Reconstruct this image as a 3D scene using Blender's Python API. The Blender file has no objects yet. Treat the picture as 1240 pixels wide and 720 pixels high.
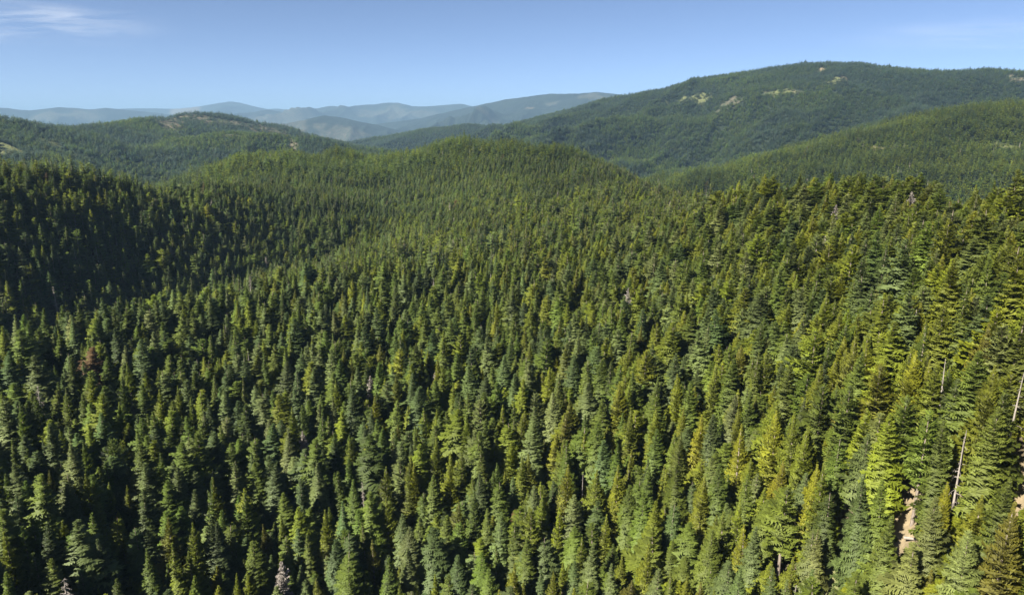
import bpy, math, random
import numpy as np
from mathutils import Vector

rng = np.random.default_rng(7)
random.seed(7)
S = bpy.context.scene
COL = S.collection

# ------------------------------------------------------------------ camera, light, exposure
PITCH = math.radians(14.1)
F, W0, H0 = 838.0, 1240.0, 720.0            # focal length in photo pixels, photo size
cam = bpy.data.cameras.new("camera")
cam.sensor_width = 36.0
cam.lens = 36.0 * F / W0
cam.clip_start, cam.clip_end = 1.0, 200000.0
cam_ob = bpy.data.objects.new("camera", cam)
cam_ob.rotation_euler = (math.pi / 2 - PITCH, 0, 0)
COL.objects.link(cam_ob)
S.camera = cam_ob

SUN_AZ, SUN_EL = math.radians(-131.5), math.radians(39.5)   # azimuth clockwise from +Y (view direction)
sdir = Vector((math.sin(SUN_AZ) * math.cos(SUN_EL), math.cos(SUN_AZ) * math.cos(SUN_EL), math.sin(SUN_EL)))
sun = bpy.data.lights.new("sun", 'SUN')
sun.energy, sun.angle, sun.color = 5.0, math.radians(0.5), (1.0, 0.95, 0.83)
sun_ob = bpy.data.objects.new("sun", sun)
sun_ob.rotation_euler = sdir.to_track_quat('Z', 'Y').to_euler()
COL.objects.link(sun_ob)

world = bpy.data.worlds.new("World")
S.world = world
world.use_nodes = True
nt = world.node_tree
nt.nodes.clear()
sky = nt.nodes.new('ShaderNodeTexSky')
sky.sky_type = 'NISHITA'
sky.sun_disc = False
sky.sun_elevation, sky.sun_rotation = SUN_EL, SUN_AZ
sky.altitude, sky.air_density, sky.dust_density, sky.ozone_density = 2600, 0.38, 5.5, 1.1
bg = nt.nodes.new('ShaderNodeBackground')
bg.inputs['Strength'].default_value = 0.05
out = nt.nodes.new('ShaderNodeOutputWorld')
nt.links.new(sky.outputs[0], bg.inputs[0])
nt.links.new(bg.outputs[0], out.inputs[0])

S.view_settings.view_transform = 'Standard'
S.view_settings.look = 'None'
S.view_settings.exposure = 2.02
S.view_settings.gamma = 1.0
S.view_settings.use_curve_mapping = False
S.cycles.use_denoising = True
S.cycles.denoising_input_passes = 'RGB_ALBEDO_NORMAL'
S.cycles.denoising_prefilter = 'ACCURATE'
S.cycles.use_adaptive_sampling = False
S.cycles.max_bounces = 6
S.cycles.diffuse_bounces = 4
S.cycles.transmission_bounces = 4
S.cycles.transparent_max_bounces = 8
S.cycles.volume_bounces = 0

HAZE_DENSITY = 3.5e-5
HAZE_COLOR = (0.235, 0.38, 0.56, 1)

# ------------------------------------------------------------------ helpers: view rays, noise
cp, sp = math.cos(PITCH), math.sin(PITCH)

def ray(px, py):
    u, v = (px - W0 / 2) / F, (H0 / 2 - py) / F
    return np.array([u, cp + v * sp, -sp + v * cp])

def at(px, py, d):
    """point on the line of sight of a photo pixel at horizontal range d"""
    r = ray(px, py)
    return r * d / math.hypot(r[0], r[1])

def project(x, y, z):
    dep = y * cp - z * sp
    return W0 / 2 + F * x / dep, H0 / 2 - F * (y * sp + z * cp) / dep, dep

def hash2(ix, iy, seed):
    h = (ix.astype(np.int64) * 374761393 + iy.astype(np.int64) * 668265263 + seed * 974634777) & 0xFFFFFFFF
    h = ((h ^ (h >> 13)) * 1274126177) & 0xFFFFFFFF
    h = (h ^ (h >> 16)) & 0xFFFFFFFF
    return h / 4294967295.0

def vnoise(x, y, seed=0):
    ix, iy = np.floor(x), np.floor(y)
    fx, fy = x - ix, y - iy
    fx, fy = fx * fx * fx * (fx * (fx * 6 - 15) + 10), fy * fy * fy * (fy * (fy * 6 - 15) + 10)
    a, b = hash2(ix, iy, seed), hash2(ix + 1, iy, seed)
    c, d = hash2(ix, iy + 1, seed), hash2(ix + 1, iy + 1, seed)
    return (a + (b - a) * fx) * (1 - fy) + (c + (d - c) * fx) * fy     # 0..1

def fbm(x, y, scale, seed=0, octaves=4, ridged=False):
    t, amp, tot, f = 0.0, 1.0, 0.0, 1.0 / scale
    for o in range(octaves):
        n = vnoise(x * f + 17.3 * o, y * f - 9.1 * o, seed + o)
        n = 1 - np.abs(2 * n - 1) if ridged else n
        t = t + amp * n; tot += amp; amp *= 0.5; f *= 2.03
    return t / tot * 2 - 1                                              # -1..1

def smooth(a, b, x):
    t = np.clip((x - a) / (b - a), 0, 1)
    return t * t * (3 - 2 * t)

# ------------------------------------------------------------------ terrain
CANOPY = 25.0
# canopy-top readings of the near forest: photo pixel and range in metres
near_px = [
    (0, 700, 215), (150, 715, 215), (320, 715, 212), (480, 715, 210), (640, 715, 205), (800, 715, 192), (960, 715, 172), (1100, 715, 150), (1240, 715, 132),
    (0, 560, 275), (150, 560, 282), (320, 560, 278), (480, 560, 268), (640, 560, 258), (800, 560, 240), (960, 560, 215), (1100, 560, 188), (1240, 560, 162),
    (0, 450, 370), (150, 450, 378), (320, 450, 368), (480, 450, 345), (640, 450, 325), (800, 450, 298), (960, 450, 262), (1100, 450, 228), (1240, 450, 196),
    (0, 385, 460), (150, 365, 500), (320, 360, 500), (480, 360, 470), (640, 360, 425), (800, 360, 378), (960, 350, 325), (1100, 340, 282), (1240, 340, 240),
    (260, 322, 590), (400, 296, 700), (520, 300, 640), (640, 300, 560), (780, 300, 480), (900, 285, 435), (1020, 275, 395), (1130, 275, 350), (1240, 285, 305),
    (890, 240, 560), (940, 227, 540), (1000, 220, 510), (1080, 223, 460), (1150, 230, 415), (1240, 242, 365), (1330, 258, 320), (1330, 450, 175),
    # left ridge: foot, face, crest
    (0, 345, 612), (100, 335, 660), (200, 318, 720), (320, 292, 820), (0, 280, 652), (100, 275, 698), (200, 265, 758), (320, 256, 855),
    (0, 205, 705), (80, 213, 755), (170, 219, 815), (280, 221, 915), (380, 224, 1050), (-120, 202, 730), (-120, 330, 580),
    # basin between the ridge and the knoll
    (430, 262, 900), (520, 262, 820), (640, 256, 730), (760, 256, 650), (850, 250, 580),
    (440, 235, 1120), (560, 235, 960), (660, 232, 880), (760, 236, 800), (840, 240, 700),
    (440, 198, 1480), (480, 183, 1480), (530, 170, 1470), (600, 169, 1430), (645, 174, 1410), (690, 170.5, 1340), (716, 182, 1290), (735, 193, 1230), (770, 207, 1090), (820, 224, 930), (860, 236, 780),
    (520, 205, 1230), (600, 205, 1180), (680, 210, 1080),
    # low hill left of the knoll
    (210, 209, 1560), (265, 192, 1600), (310, 180, 1580), (345, 172, 1540), (385, 175, 1500), (420, 186, 1500), (330, 205, 1280), (400, 208, 1300), (260, 212, 1380)]
near_xyz = [at(*p) - np.array([0, 0, CANOPY]) for p in near_px]
# hidden ground: gully floor, back slopes, ground below and behind the camera
def pol(px, d, z):
    r = ray(px, 150); n = math.hypot(r[0], r[1])
    return np.array([r[0] / n * d, r[1] / n * d, z])
near_xyz += [pol(0, 555, -205), pol(150, 605, -206), pol(300, 690, -204), pol(400, 800, -186), pol(-120, 545, -212),
             pol(0, 980, -150), pol(0, 1300, -260), pol(100, 1100, -150), pol(100, 1450, -250), pol(-150, 1000, -180), pol(-200, 1500, -300), pol(180, 1250, -150),
             pol(250, 2000, -230), pol(345, 1900, -170), pol(420, 1850, -180), pol(540, 1850, -140), pol(640, 1800, -150), pol(730, 1700, -200),
             pol(800, 1350, -170), pol(870, 1100, -190), pol(940, 760, -135), pol(940, 1050, -230), pol(1020, 700, -125), pol(1020, 900, -215), pol(1100, 640, -120),
             pol(1200, 560, -110), pol(1240, 800, -215), pol(1380, 520, -105), pol(1400, 800, -230), pol(600, 2300, -290), pol(300, 2400, -330), pol(900, 1800, -300), pol(1200, 1400, -290),
             np.array([0, 0, -158]), np.array([110, 30, -112]), np.array([-150, 60, -176]), np.array([200, -60, -95]), np.array([0, -300, -150]), np.array([-300, -100, -180]),
             np.array([-400, 200, -178]), np.array([-600, 0, -190]), np.array([350, 60, -85]), np.array([300, -350, -110]), np.array([-400, -500, -190])]
NP_ = np.array(near_xyz)

def tps(r2):
    return 0.5 * r2 * np.log(r2 + 1e-9)

SC = 500.0
_P = NP_[:, :2] / SC
_n = len(_P)
_A = np.zeros((_n + 3, _n + 3))
_A[:_n, :_n] = tps(((_P[:, None] - _P[None]) ** 2).sum(-1)) + np.eye(_n) * 0.012
_A[:_n, _n:] = np.c_[np.ones(_n), _P]
_A[_n:, :_n] = _A[:_n, _n:].T
_C = np.linalg.solve(_A, np.r_[NP_[:, 2], 0, 0, 0])

def near_surface(x, y):
    out = np.empty_like(x)
    for a in range(0, x.size, 60000):
        q = np.c_[x[a:a + 60000], y[a:a + 60000]] / SC
        k = tps((q[:, :1] - _P[:, 0]) ** 2 + (q[:, 1:] - _P[:, 1]) ** 2)
        out[a:a + 60000] = k @ _C[:_n] + _C[_n] + q @ _C[_n + 1:]
    return out

# mountain ridges: crest points (photo pixel, range), canopy height on the crest, fall of the slope, roughness of the spurs
RIDGES = [
    dict(canopy=22, slope=.30, rough=.27, scale=420, pts=[(820, 245, 1650), (888, 199, 1750), (955, 179, 1850), (1057, 157, 2000), (1125, 139, 2100), (1193, 123, 2200), (1240, 120, 2250), (1330, 112, 2350), (1500, 120, 2500)]),
    dict(canopy=16, slope=.29, rough=.25, scale=700, pts=[(596, 154, 5400), (635, 147.6, 5300), (674, 136, 5200), (700, 130, 5100), (752, 115.6, 4950), (820, 105, 4800), (871, 90.7, 4700), (922, 83, 4600), (979, 75, 4500), (1030, 74, 4450), (1064, 79, 4400), (1111, 83, 4350), (1179, 85, 4300), (1193, 82, 4280), (1240, 85, 4200), (1330, 80, 4200), (1500, 95, 4200)]),
    dict(canopy=18, slope=.22, rough=.16, scale=600, pts=[(440, 178, 6000), (460, 165, 5900), (518, 156, 5750), (534, 152.5, 5700), (569, 149, 5600), (600, 154, 5450)]),
    dict(canopy=0, slope=.25, rough=0.32, scale=1560, pts=[(430, 158, 17500), (460, 149.6, 17500), (508, 143, 17321), (577, 128, 16964), (615, 120, 16607), (668, 113.6, 16071), (700, 113.5, 15892), (722, 111, 15714), (746, 114, 15535), (800, 122, 15357), (900, 130, 15178)]),
    dict(canopy=0, slope=.3, rough=0.26, scale=1200, pts=[(280, 160, 14500), (324, 152, 14314), (366, 148, 14128), (392, 140, 13942), (415, 143, 13942), (450, 150, 13942), (490, 160, 13942)]),
    dict(canopy=0, slope=.25, rough=0.41, scale=1768, pts=[(230, 150, 24000), (292, 139, 23503), (324, 133, 23172), (337, 135, 23172), (366, 141, 23172), (420, 150, 23172)]),
    dict(canopy=0, slope=.25, rough=0.41, scale=2600, pts=[(360, 140, 26500), (376, 134, 26500), (401, 128.5, 25923), (425, 129.5, 25923), (446, 126.5, 25347), (471, 124.6, 25347), (480, 125, 25347), (491, 129, 25347), (524, 129, 24771), (557, 126, 24771), (571, 129, 24195), (640, 133, 24195)]),
    dict(canopy=0, slope=.25, rough=0.34, scale=3640, pts=[(100, 134, 32000), (144, 132, 32000), (187, 131, 32000), (210, 132, 31529), (240, 129, 31058), (259, 126.5, 31058), (272, 124.2, 31058), (280, 123, 31058), (290, 125, 31058), (318, 132.5, 31058), (337, 132, 31058), (376, 134, 31058), (600, 138, 31058), (900, 138, 31058), (1300, 138, 31058)]),
    dict(canopy=0, slope=.25, rough=0.41, scale=2288, pts=[(-200, 132, 24500), (-60, 128, 24500), (0, 131, 24500), (35, 133.7, 24220), (72, 130, 24080), (109, 132, 23800), (128, 131, 23800), (156, 133.7, 23800), (194, 137, 23800), (240, 142, 23800)]),
    dict(canopy=28, slope=.27, rough=.30, scale=650, pts=[(-400, 118, 3000), (-150, 128, 3050), (0, 136, 3100), (19, 142, 3200), (58, 148.5, 3350), (88, 149, 3500), (117, 145, 3650), (146, 143, 3800), (175, 141, 3950)]),
    dict(canopy=18, slope=.24, rough=.18, scale=600, pts=[(175, 142, 3950), (206, 140, 4150), (233, 135, 4300), (250, 135, 4350), (259, 137.6, 4350), (289, 145, 4300), (318, 154, 4200), (350, 163, 4150)]),
    dict(canopy=26, slope=.27, rough=.28, scale=450, pts=[(215, 172, 2900), (252, 163, 3050), (259, 158, 3100), (279, 154.5, 3150), (302, 157.6, 3150), (322, 155.7, 3100), (349, 160.5, 3050), (372, 161, 3000), (395, 170, 2950), (409, 177, 2900), (450, 186, 2700), (470, 195, 2650)]),
    dict(canopy=18, slope=.26, rough=.1, scale=350, pts=[(428, 190, 2450), (446, 183, 2450), (462, 190, 2450)]),
]
for R_ in RIDGES:
    R_['xyz'] = np.array([at(*p) for p in R_['pts']]) - np.array([0, 0, R_['canopy']])

FLOOR = -340.0

def terrain(x, y):
    shp = x.shape
    x, y = x.ravel(), y.ravel()
    d0 = np.hypot(x, y)
    near = FLOOR + np.zeros_like(x)
    m = d0 < 2600
    ns = near_surface(x[m], y[m]) + 5.0 * fbm(x[m], y[m], 160, 3, 3)
    ns = ns + smooth(900, 1300, d0[m]) * (17 * fbm(x[m] + .6 * y[m], .45 * (y[m] - .6 * x[m]), 210, 8, 3, ridged=True) - 4)
    front = smooth(-1100, -300, y[m])
    ns = np.clip(ns, FLOOR, 60)
    w = (1 - smooth(1750, 2450, d0[m])) * front
    near[m] = FLOOR * (1 - w) + ns * w
    near[m] = np.where(y[m] < -300, near[m] * front + (-200) * (1 - front), near[m])
    h = near + 14 * fbm(x, y, 900, 31, 3) * smooth(1900, 2600, d0)
    far_drop = smooth(9000, 40000, d0) * 250
    h = h - far_drop
    for k, R_ in enumerate(RIDGES):
        P = R_['xyz']
        best = np.full(x.shape, -1e9); bd = np.full(x.shape, 1e9)
        lo = P[:, :2].min(0); hi = P[:, :2].max(0)
        reach = (P[:, 2].max() - FLOOR + 250) / (R_['slope'] * .7)
        sel = (x > lo[0] - reach) & (x < hi[0] + reach) & (y > lo[1] - reach) & (y < hi[1] + reach)
        xs, ys = x[sel], y[sel]
        if not xs.size: continue
        b = np.full(xs.shape, -1e9); dist = np.full(xs.shape, 1e9)
        rw = (.0035 if R_['canopy'] == 0 else .009) * np.hypot(P[:, 0], P[:, 1]).mean() + 30
        for i in range(len(P) - 1):
            ax, ay, az = P[i]; bx, by, bz = P[i + 1]
            ex, ey = bx - ax, by - ay
            t = np.clip(((xs - ax) * ex + (ys - ay) * ey) / (ex * ex + ey * ey), 0, 1)
            dd = np.hypot(xs - ax - t * ex, ys - ay - t * ey)
            hh = az + t * (bz - az) - R_['slope'] * (np.sqrt(dd * dd + rw * rw) - rw)
            b = np.maximum(b, hh); dist = np.minimum(dist, dd)
        ex, ey = P[-1, 0] - P[0, 0], P[-1, 1] - P[0, 1]; el = math.hypot(ex, ey); ex, ey = ex / el, ey / el
        us, vs = xs * ex + ys * ey, (-xs * ey + ys * ex) * .42             # spurs run down from the crest
        us = us + .35 * R_['scale'] * fbm(xs, ys, R_['scale'] * 1.5, 70 + k, 2)
        n = fbm(us, vs, R_['scale'], 50 + 7 * k, 4, ridged=True)
        n2 = fbm(us, vs, R_['scale'] * .3, 90 + 7 * k, 3)
        fall = R_['slope'] * np.minimum(dist, R_['scale'] * 1.6) * smooth(.2 * rw, 2.5 * rw, dist)
        b = b + R_['rough'] * 3.0 * fall * (n - .35) + 0.22 * fall * n2
        b = b + np.exp(-dist / (2.5 * rw)) * .0011 * np.hypot(xs, ys) * fbm(xs, ys, .022 * np.hypot(xs, ys).mean(), 130 + k, 4)
        hs = h[sel]
        kk = 12.0
        mx = np.maximum(hs, b)
        h[sel] = mx + kk * np.log(np.exp((hs - mx) / kk) + np.exp((b - mx) / kk)) * (1 - smooth(0, 60, np.abs(hs - b)))
    return h.reshape(shp)

# polar sheet of ground, fine where the view looks
az = np.unique(np.r_[np.linspace(-180, -56, 63), np.linspace(-56, 56, 897), np.linspace(56, 180, 63)])
az = az[:-1]
rr = np.unique(np.r_[np.linspace(4, 120, 12), np.linspace(120, 420, 110), np.linspace(420, 2600, 150), np.linspace(2600, 6200, 100), np.geomspace(6200, 9000, 40), np.geomspace(9000, 42000, 220)])
AZ, RR = np.meshgrid(np.radians(az), rr)
GX, GY = RR * np.sin(AZ), RR * np.cos(AZ)
GZ = terrain(GX, GY)

# height lookup on the sheet itself (bilinear in azimuth and range), so that trees stand exactly on it
def ground(x, y):
    a = np.degrees(np.arctan2(x, y)); r = np.hypot(x, y)
    i = np.clip(np.searchsorted(az, a) - 1, 0, len(az) - 2)
    j = np.clip(np.searchsorted(rr, r) - 1, 0, len(rr) - 2)
    u = np.clip((a - az[i]) / (az[i + 1] - az[i]), 0, 1); v = np.clip((r - rr[j]) / (rr[j + 1] - rr[j]), 0, 1)
    return (GZ[j, i] * (1 - u) + GZ[j, i + 1] * u) * (1 - v) + (GZ[j + 1, i] * (1 - u) + GZ[j + 1, i + 1] * u) * v

_rs = np.concatenate([np.arange(40, 2500, 1.5), np.geomspace(2500, 41000, 3000)])
def hit(px, py, lift=0.0):
    """where the line of sight of a photo pixel meets the ground raised by lift"""
    r = ray(px, py); r = r / math.hypot(r[0], r[1])
    x, y, z = r[0] * _rs, r[1] * _rs, r[2] * _rs
    below = z < ground(x, y) + lift
    k = int(np.argmax(below)) if below.any() else len(_rs) - 1
    return np.array([x[k], y[k], z[k]])

# bare and grassy openings: photo pixel, half width, half height, kind (0 tan earth, 1 grass, 2 pinkish rock and scrub)
OPEN = [(1101, 625, 17, 46, 0), (1014, 690, 13, 34, 1), (1238, 590, 9, 40, 0), (1170, 580, 6, 24, 0), (1033, 600, 22, 9, 0), (1130, 598, 10, 10, 0),
        (883, 125, 15, 6, 2), (930, 112.5, 7, 3, 2), (945, 111.5, 16, 3.5, 1), (965, 111.5, 9, 2.5, 2), (842, 117, 22, 4, 1), (1232, 97, 9, 3.5, 2), (1224, 93, 3, 4, 2), (995, 86, 4, 3, 0), (1010, 98, 9, 4, 1), (1022, 95, 4, 3, 0),
        (1063, 180, 8, 2.5, 0), (1214, 178, 13, 4, 1), (1083, 178, 5, 2, 2), (1105, 180, 4, 2, 2),
        (255, 146, 46, 5, 2), (205, 146, 12, 3, 2), (225, 138, 12, 3, 0), (277, 164, 14, 1.6, 2), (330, 163, 20, 6, 2), (355, 172, 5, 5, 2), (15, 179, 12, 3, 1), (60, 172, 14, 4, 1), (372, 166, 12, 4, 2),
        (388, 153, 7, 4, 2), (352, 156, 20, 5, 2), (418, 162, 26, 10, 2), (592, 142, 18, 2.5, 2), (572, 146, 12, 1.5, 2), (668, 126, 8, 2.0, 2), (715, 116, 16, 3, 2), (640, 131, 6, 1.2, 0),
        (340, 142, 40, 6, 2), (470, 135, 40, 8, 2), (510, 138, 30, 5, 2), (100, 138, 14, 6, 2), (60, 140, 20, 5, 2)]
ELL = []
for px, py, hw, hh, kd in OPEN:
    c, l, r_, u, d_ = hit(px, py), hit(px - hw, py), hit(px + hw, py), hit(px, py - hh), hit(px, py + hh)
    rng_ = math.hypot(c[0], c[1])
    ax = np.array([math.cos(math.atan2(c[0], c[1])), -math.sin(math.atan2(c[0], c[1]))])        # across the line of sight
    bx = np.array([-ax[1], ax[0]])
    half_b = min(max(abs(np.dot((u - d_)[:2], bx)) / 2, 3), 0.12 * rng_)
    ELL.append((c[:2], ax, bx, hw * rng_ / F, half_b, kd))

def openness(x, y):
    """cover of tan earth, grass and scrub, each 0..1"""
    o = np.zeros((3,) + x.shape)
    d = np.hypot(x, y)
    wob = np.where(d < 800, 0.25, 0.85)
    for c, ax, bx, ha, hb, kd in ELL:
        s = max(ha, hb)
        m = np.hypot(x - c[0], y - c[1]) < s * 2.2
        if not m.any(): continue
        dx, dy = x[m] - c[0], y[m] - c[1]
        q = np.hypot((dx * ax[0] + dy * ax[1]) / ha, (dx * bx[0] + dy * bx[1]) / hb)
        q = q + wob[m] * fbm(x[m], y[m], s * .5, 11, 4)
        o[kd][m] = np.maximum(o[kd][m], (1 - smooth(.70, 1.15, q)) * np.where(d[m] < 800, 1, np.where(d[m] > 7500, .38, .80 if kd == 0 else .66)))
    return o

# ------------------------------------------------------------------ materials
def new_mat(name):
    m = bpy.data.materials.new(name); m.use_nodes = True
    m.node_tree.nodes.clear()
    return m, m.node_tree.nodes, m.node_tree.links

def N(nodes, t, **kw):
    n = nodes.new(t)
    for k, v in kw.items(): setattr(n, k, v)
    return n

def ramp(nodes, stops):
    n = nodes.new('ShaderNodeValToRGB')
    while len(n.color_ramp.elements) < len(stops): n.color_ramp.elements.new(.5)
    for e, (p, c) in zip(n.color_ramp.elements, stops):
        e.position = p; e.color = (*c, 1) if len(c) == 3 else c
    return n

def foliage_mat(name, gain=1.0, transl=.44):
    m, nd, lk = new_mat(name)
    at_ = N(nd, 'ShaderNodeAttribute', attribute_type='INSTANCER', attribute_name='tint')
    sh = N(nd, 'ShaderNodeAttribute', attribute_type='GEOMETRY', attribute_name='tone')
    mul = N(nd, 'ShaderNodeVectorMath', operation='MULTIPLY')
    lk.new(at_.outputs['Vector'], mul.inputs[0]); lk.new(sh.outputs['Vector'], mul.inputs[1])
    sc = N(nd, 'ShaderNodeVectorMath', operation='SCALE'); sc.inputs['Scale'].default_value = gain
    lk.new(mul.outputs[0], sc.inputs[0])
    # needles scatter light in every direction: shade the sprays partly by the lie of the crown's surface
    an = N(nd, 'ShaderNodeAttribute', attribute_type='GEOMETRY', attribute_name='lie')
    vt = N(nd, 'ShaderNodeVectorTransform', vector_type='NORMAL', convert_from='OBJECT', convert_to='WORLD')
    lk.new(an.outputs['Vector'], vt.inputs[0])
    ge = N(nd, 'ShaderNodeNewGeometry')
    s1 = N(nd, 'ShaderNodeVectorMath', operation='SCALE'); s1.inputs['Scale'].default_value = .62; lk.new(vt.outputs[0], s1.inputs[0])
    s2 = N(nd, 'ShaderNodeVectorMath', operation='SCALE'); s2.inputs['Scale'].default_value = .45; lk.new(ge.outputs['Normal'], s2.inputs[0])
    ad = N(nd, 'ShaderNodeVectorMath', operation='ADD'); lk.new(s1.outputs[0], ad.inputs[0]); lk.new(s2.outputs[0], ad.inputs[1])
    nn = N(nd, 'ShaderNodeVectorMath', operation='NORMALIZE'); lk.new(ad.outputs[0], nn.inputs[0])
    pb = N(nd, 'ShaderNodeBsdfPrincipled'); lk.new(nn.outputs[0], pb.inputs['Normal'])
    pb.inputs['Roughness'].default_value = .62
    pb.inputs['Specular IOR Level'].default_value = .28
    tr = N(nd, 'ShaderNodeBsdfTranslucent')
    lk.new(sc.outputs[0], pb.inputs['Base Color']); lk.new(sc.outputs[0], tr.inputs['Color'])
    mx = N(nd, 'ShaderNodeMixShader'); mx.inputs[0].default_value = transl
    lk.new(pb.outputs[0], mx.inputs[1]); lk.new(tr.outputs[0], mx.inputs[2])
    o = N(nd, 'ShaderNodeOutputMaterial'); lk.new(mx.outputs[0], o.inputs[0])
    return m

def bark_mat(name, c0, c1):
    m, nd, lk = new_mat(name)
    tc = N(nd, 'ShaderNodeTexCoord')
    mp = N(nd, 'ShaderNodeMapping'); mp.inputs['Scale'].default_value = (6, 6, .7)
    nz = N(nd, 'ShaderNodeTexNoise'); nz.inputs['Scale'].default_value = 1.6; nz.inputs['Detail'].default_value = 5
    lk.new(tc.outputs['Object'], mp.inputs[0]); lk.new(mp.outputs[0], nz.inputs[0])
    r = ramp(nd, [(.32, c0), (.68, c1)])
    lk.new(nz.outputs[0], r.inputs[0])
    pb = N(nd, 'ShaderNodeBsdfPrincipled'); pb.inputs['Roughness'].default_value = .9
    bp = N(nd, 'ShaderNodeBump'); bp.inputs['Strength'].default_value = .6; bp.inputs['Distance'].default_value = .05
    lk.new(nz.outputs[0], bp.inputs['Height']); lk.new(bp.outputs[0], pb.inputs['Normal'])
    lk.new(r.outputs[0], pb.inputs['Base Color'])
    o = N(nd, 'ShaderNodeOutputMaterial'); lk.new(pb.outputs[0], o.inputs[0])
    return m

M_FOL = foliage_mat('conifer_needles')
M_BARK = bark_mat('conifer_bark', (.07, .052, .04), (.22, .18, .145))
M_SNAG = bark_mat('weathered_wood', (.10, .087, .074), (.27, .235, .205))

def ground_mat():
    m, nd, lk = new_mat('forest_ground')
    geo = N(nd, 'ShaderNodeNewGeometry')
    def noise(scale, detail=5, rough=.6):
        n = N(nd, 'ShaderNodeTexNoise'); n.inputs['Scale'].default_value = scale
        n.inputs['Detail'].default_value = detail; n.inputs['Roughness'].default_value = rough
        lk.new(geo.outputs['Position'], n.inputs['Vector']); return n
    def mix(fac, a, b):
        x = N(nd, 'ShaderNodeMix', data_type='RGBA')
        (lk.new(fac, x.inputs[0]) if not isinstance(fac, float) else setattr(x.inputs[0], 'default_value', fac))
        lk.new(a, x.inputs[6]); lk.new(b, x.inputs[7]); return x.outputs[2]
    duff = ramp(nd, [(.3, (.045, .038, .024)), (.55, (.085, .068, .042)), (.75, (.06, .07, .03))]); lk.new(noise(.25).outputs[0], duff.inputs[0])
    # forest too far away to pick out a tree: crowns and gaps as a fine mottle
    far = ramp(nd, [(.38, (.003, .006, .005)), (.5, (.008, .013, .009)), (.66, (.019, .025, .014))]); lk.new(noise(.035, 7, .72).outputs[0], far.inputs[0])  # canopy self-shadow is put into these dark colours
    big = ramp(nd, [(.35, (.6, .62, .62)), (.65, (1.25, 1.2, 1.1))]); lk.new(noise(.0022, 4).outputs[0], big.inputs[0])
    fm = N(nd, 'ShaderNodeMix', data_type='RGBA', blend_type='MULTIPLY'); fm.inputs[0].default_value = 1
    lk.new(far.outputs[0], fm.inputs[6]); lk.new(big.outputs[0], fm.inputs[7])
    tan = ramp(nd, [(.3, (.11, .09, .055)), (.55, (.20, .155, .095)), (.75, (.29, .23, .15))]); lk.new(noise(.35, 6, .7).outputs[0], tan.inputs[0])
    grass = ramp(nd, [(.32, (.06, .08, .025)), (.5, (.11, .12, .045)), (.7, (.19, .16, .085))]); lk.new(noise(.3, 6, .7).outputs[0], grass.inputs[0])
    rock = ramp(nd, [(.42, (.03, .042, .02)), (.55, (.10, .085, .06)), (.72, (.20, .16, .12))]); lk.new(noise(.02, 7, .75).outputs[0], rock.inputs[0])
    cov = N(nd, 'ShaderNodeAttribute', attribute_type='GEOMETRY', attribute_name='cover')
    dis = N(nd, 'ShaderNodeAttribute', attribute_type='GEOMETRY', attribute_name='far_wood')
    sep = N(nd, 'ShaderNodeSeparateColor'); lk.new(cov.outputs['Color'], sep.inputs[0])
    c = mix(dis.outputs['Fac'], duff.outputs[0], fm.outputs[2])
    c = mix(sep.outputs[0], c, tan.outputs[0]); c = mix(sep.outputs[1], c, grass.outputs[0]); c = mix(sep.outputs[2], c, rock.outputs[0])
    pb = N(nd, 'ShaderNodeBsdfPrincipled'); pb.inputs['Roughness'].default_value = .95; pb.inputs['Specular IOR Level'].default_value = .1
    lk.new(c, pb.inputs['Base Color'])
    bp = N(nd, 'ShaderNodeBump'); bp.inputs['Strength'].default_value = .7; bp.inputs['Distance'].default_value = 6
    hmul = N(nd, 'ShaderNodeMath', operation='MULTIPLY'); lk.new(noise(.05, 6, .7).outputs[0], hmul.inputs[0]); lk.new(dis.outputs['Fac'], hmul.inputs[1])
    lk.new(hmul.outputs[0], bp.inputs['Height']); lk.new(bp.outputs[0], pb.inputs['Normal'])
    o = N(nd, 'ShaderNodeOutputMaterial'); lk.new(pb.outputs[0], o.inputs[0])
    return m
M_GROUND = ground_mat()

# ------------------------------------------------------------------ mesh helpers
def mesh_np(name, verts, faces, mats=(), attrs=None, fmat=None, smooth_=False):
    me = bpy.data.meshes.new(name)
    verts = np.ascontiguousarray(verts, dtype=np.float32)
    faces = np.ascontiguousarray(faces, dtype=np.int32)
    k = faces.shape[1]
    me.vertices.add(len(verts)); me.vertices.foreach_set('co', verts.ravel())
    me.loops.add(faces.size); me.loops.foreach_set('vertex_index', faces.ravel())
    me.polygons.add(len(faces))
    me.polygons.foreach_set('loop_start', np.arange(0, faces.size, k, dtype=np.int32))
    me.polygons.foreach_set('loop_total', np.full(len(faces), k, dtype=np.int32))
    for mt in mats: me.materials.append(mt)
    if fmat is not None: me.polygons.foreach_set('material_index', np.ascontiguousarray(fmat, dtype=np.int32))
    if smooth_: me.polygons.foreach_set('use_smooth', np.ones(len(faces), dtype=bool))
    for n_, (t, dom, a) in (attrs or {}).items():
        at_ = me.attributes.new(n_, t, dom)
        at_.data.foreach_set('color' if t == 'FLOAT_COLOR' else 'vector' if t == 'FLOAT_VECTOR' else 'value', np.ascontiguousarray(a, dtype=np.int32 if t == 'INT' else np.float32).ravel())
    me.update(calc_edges=True)
    return me

def link(name, data, parent=None):
    o = bpy.data.objects.new(name, data); COL.objects.link(o)
    if parent is not None: o.parent = parent
    return o

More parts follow.
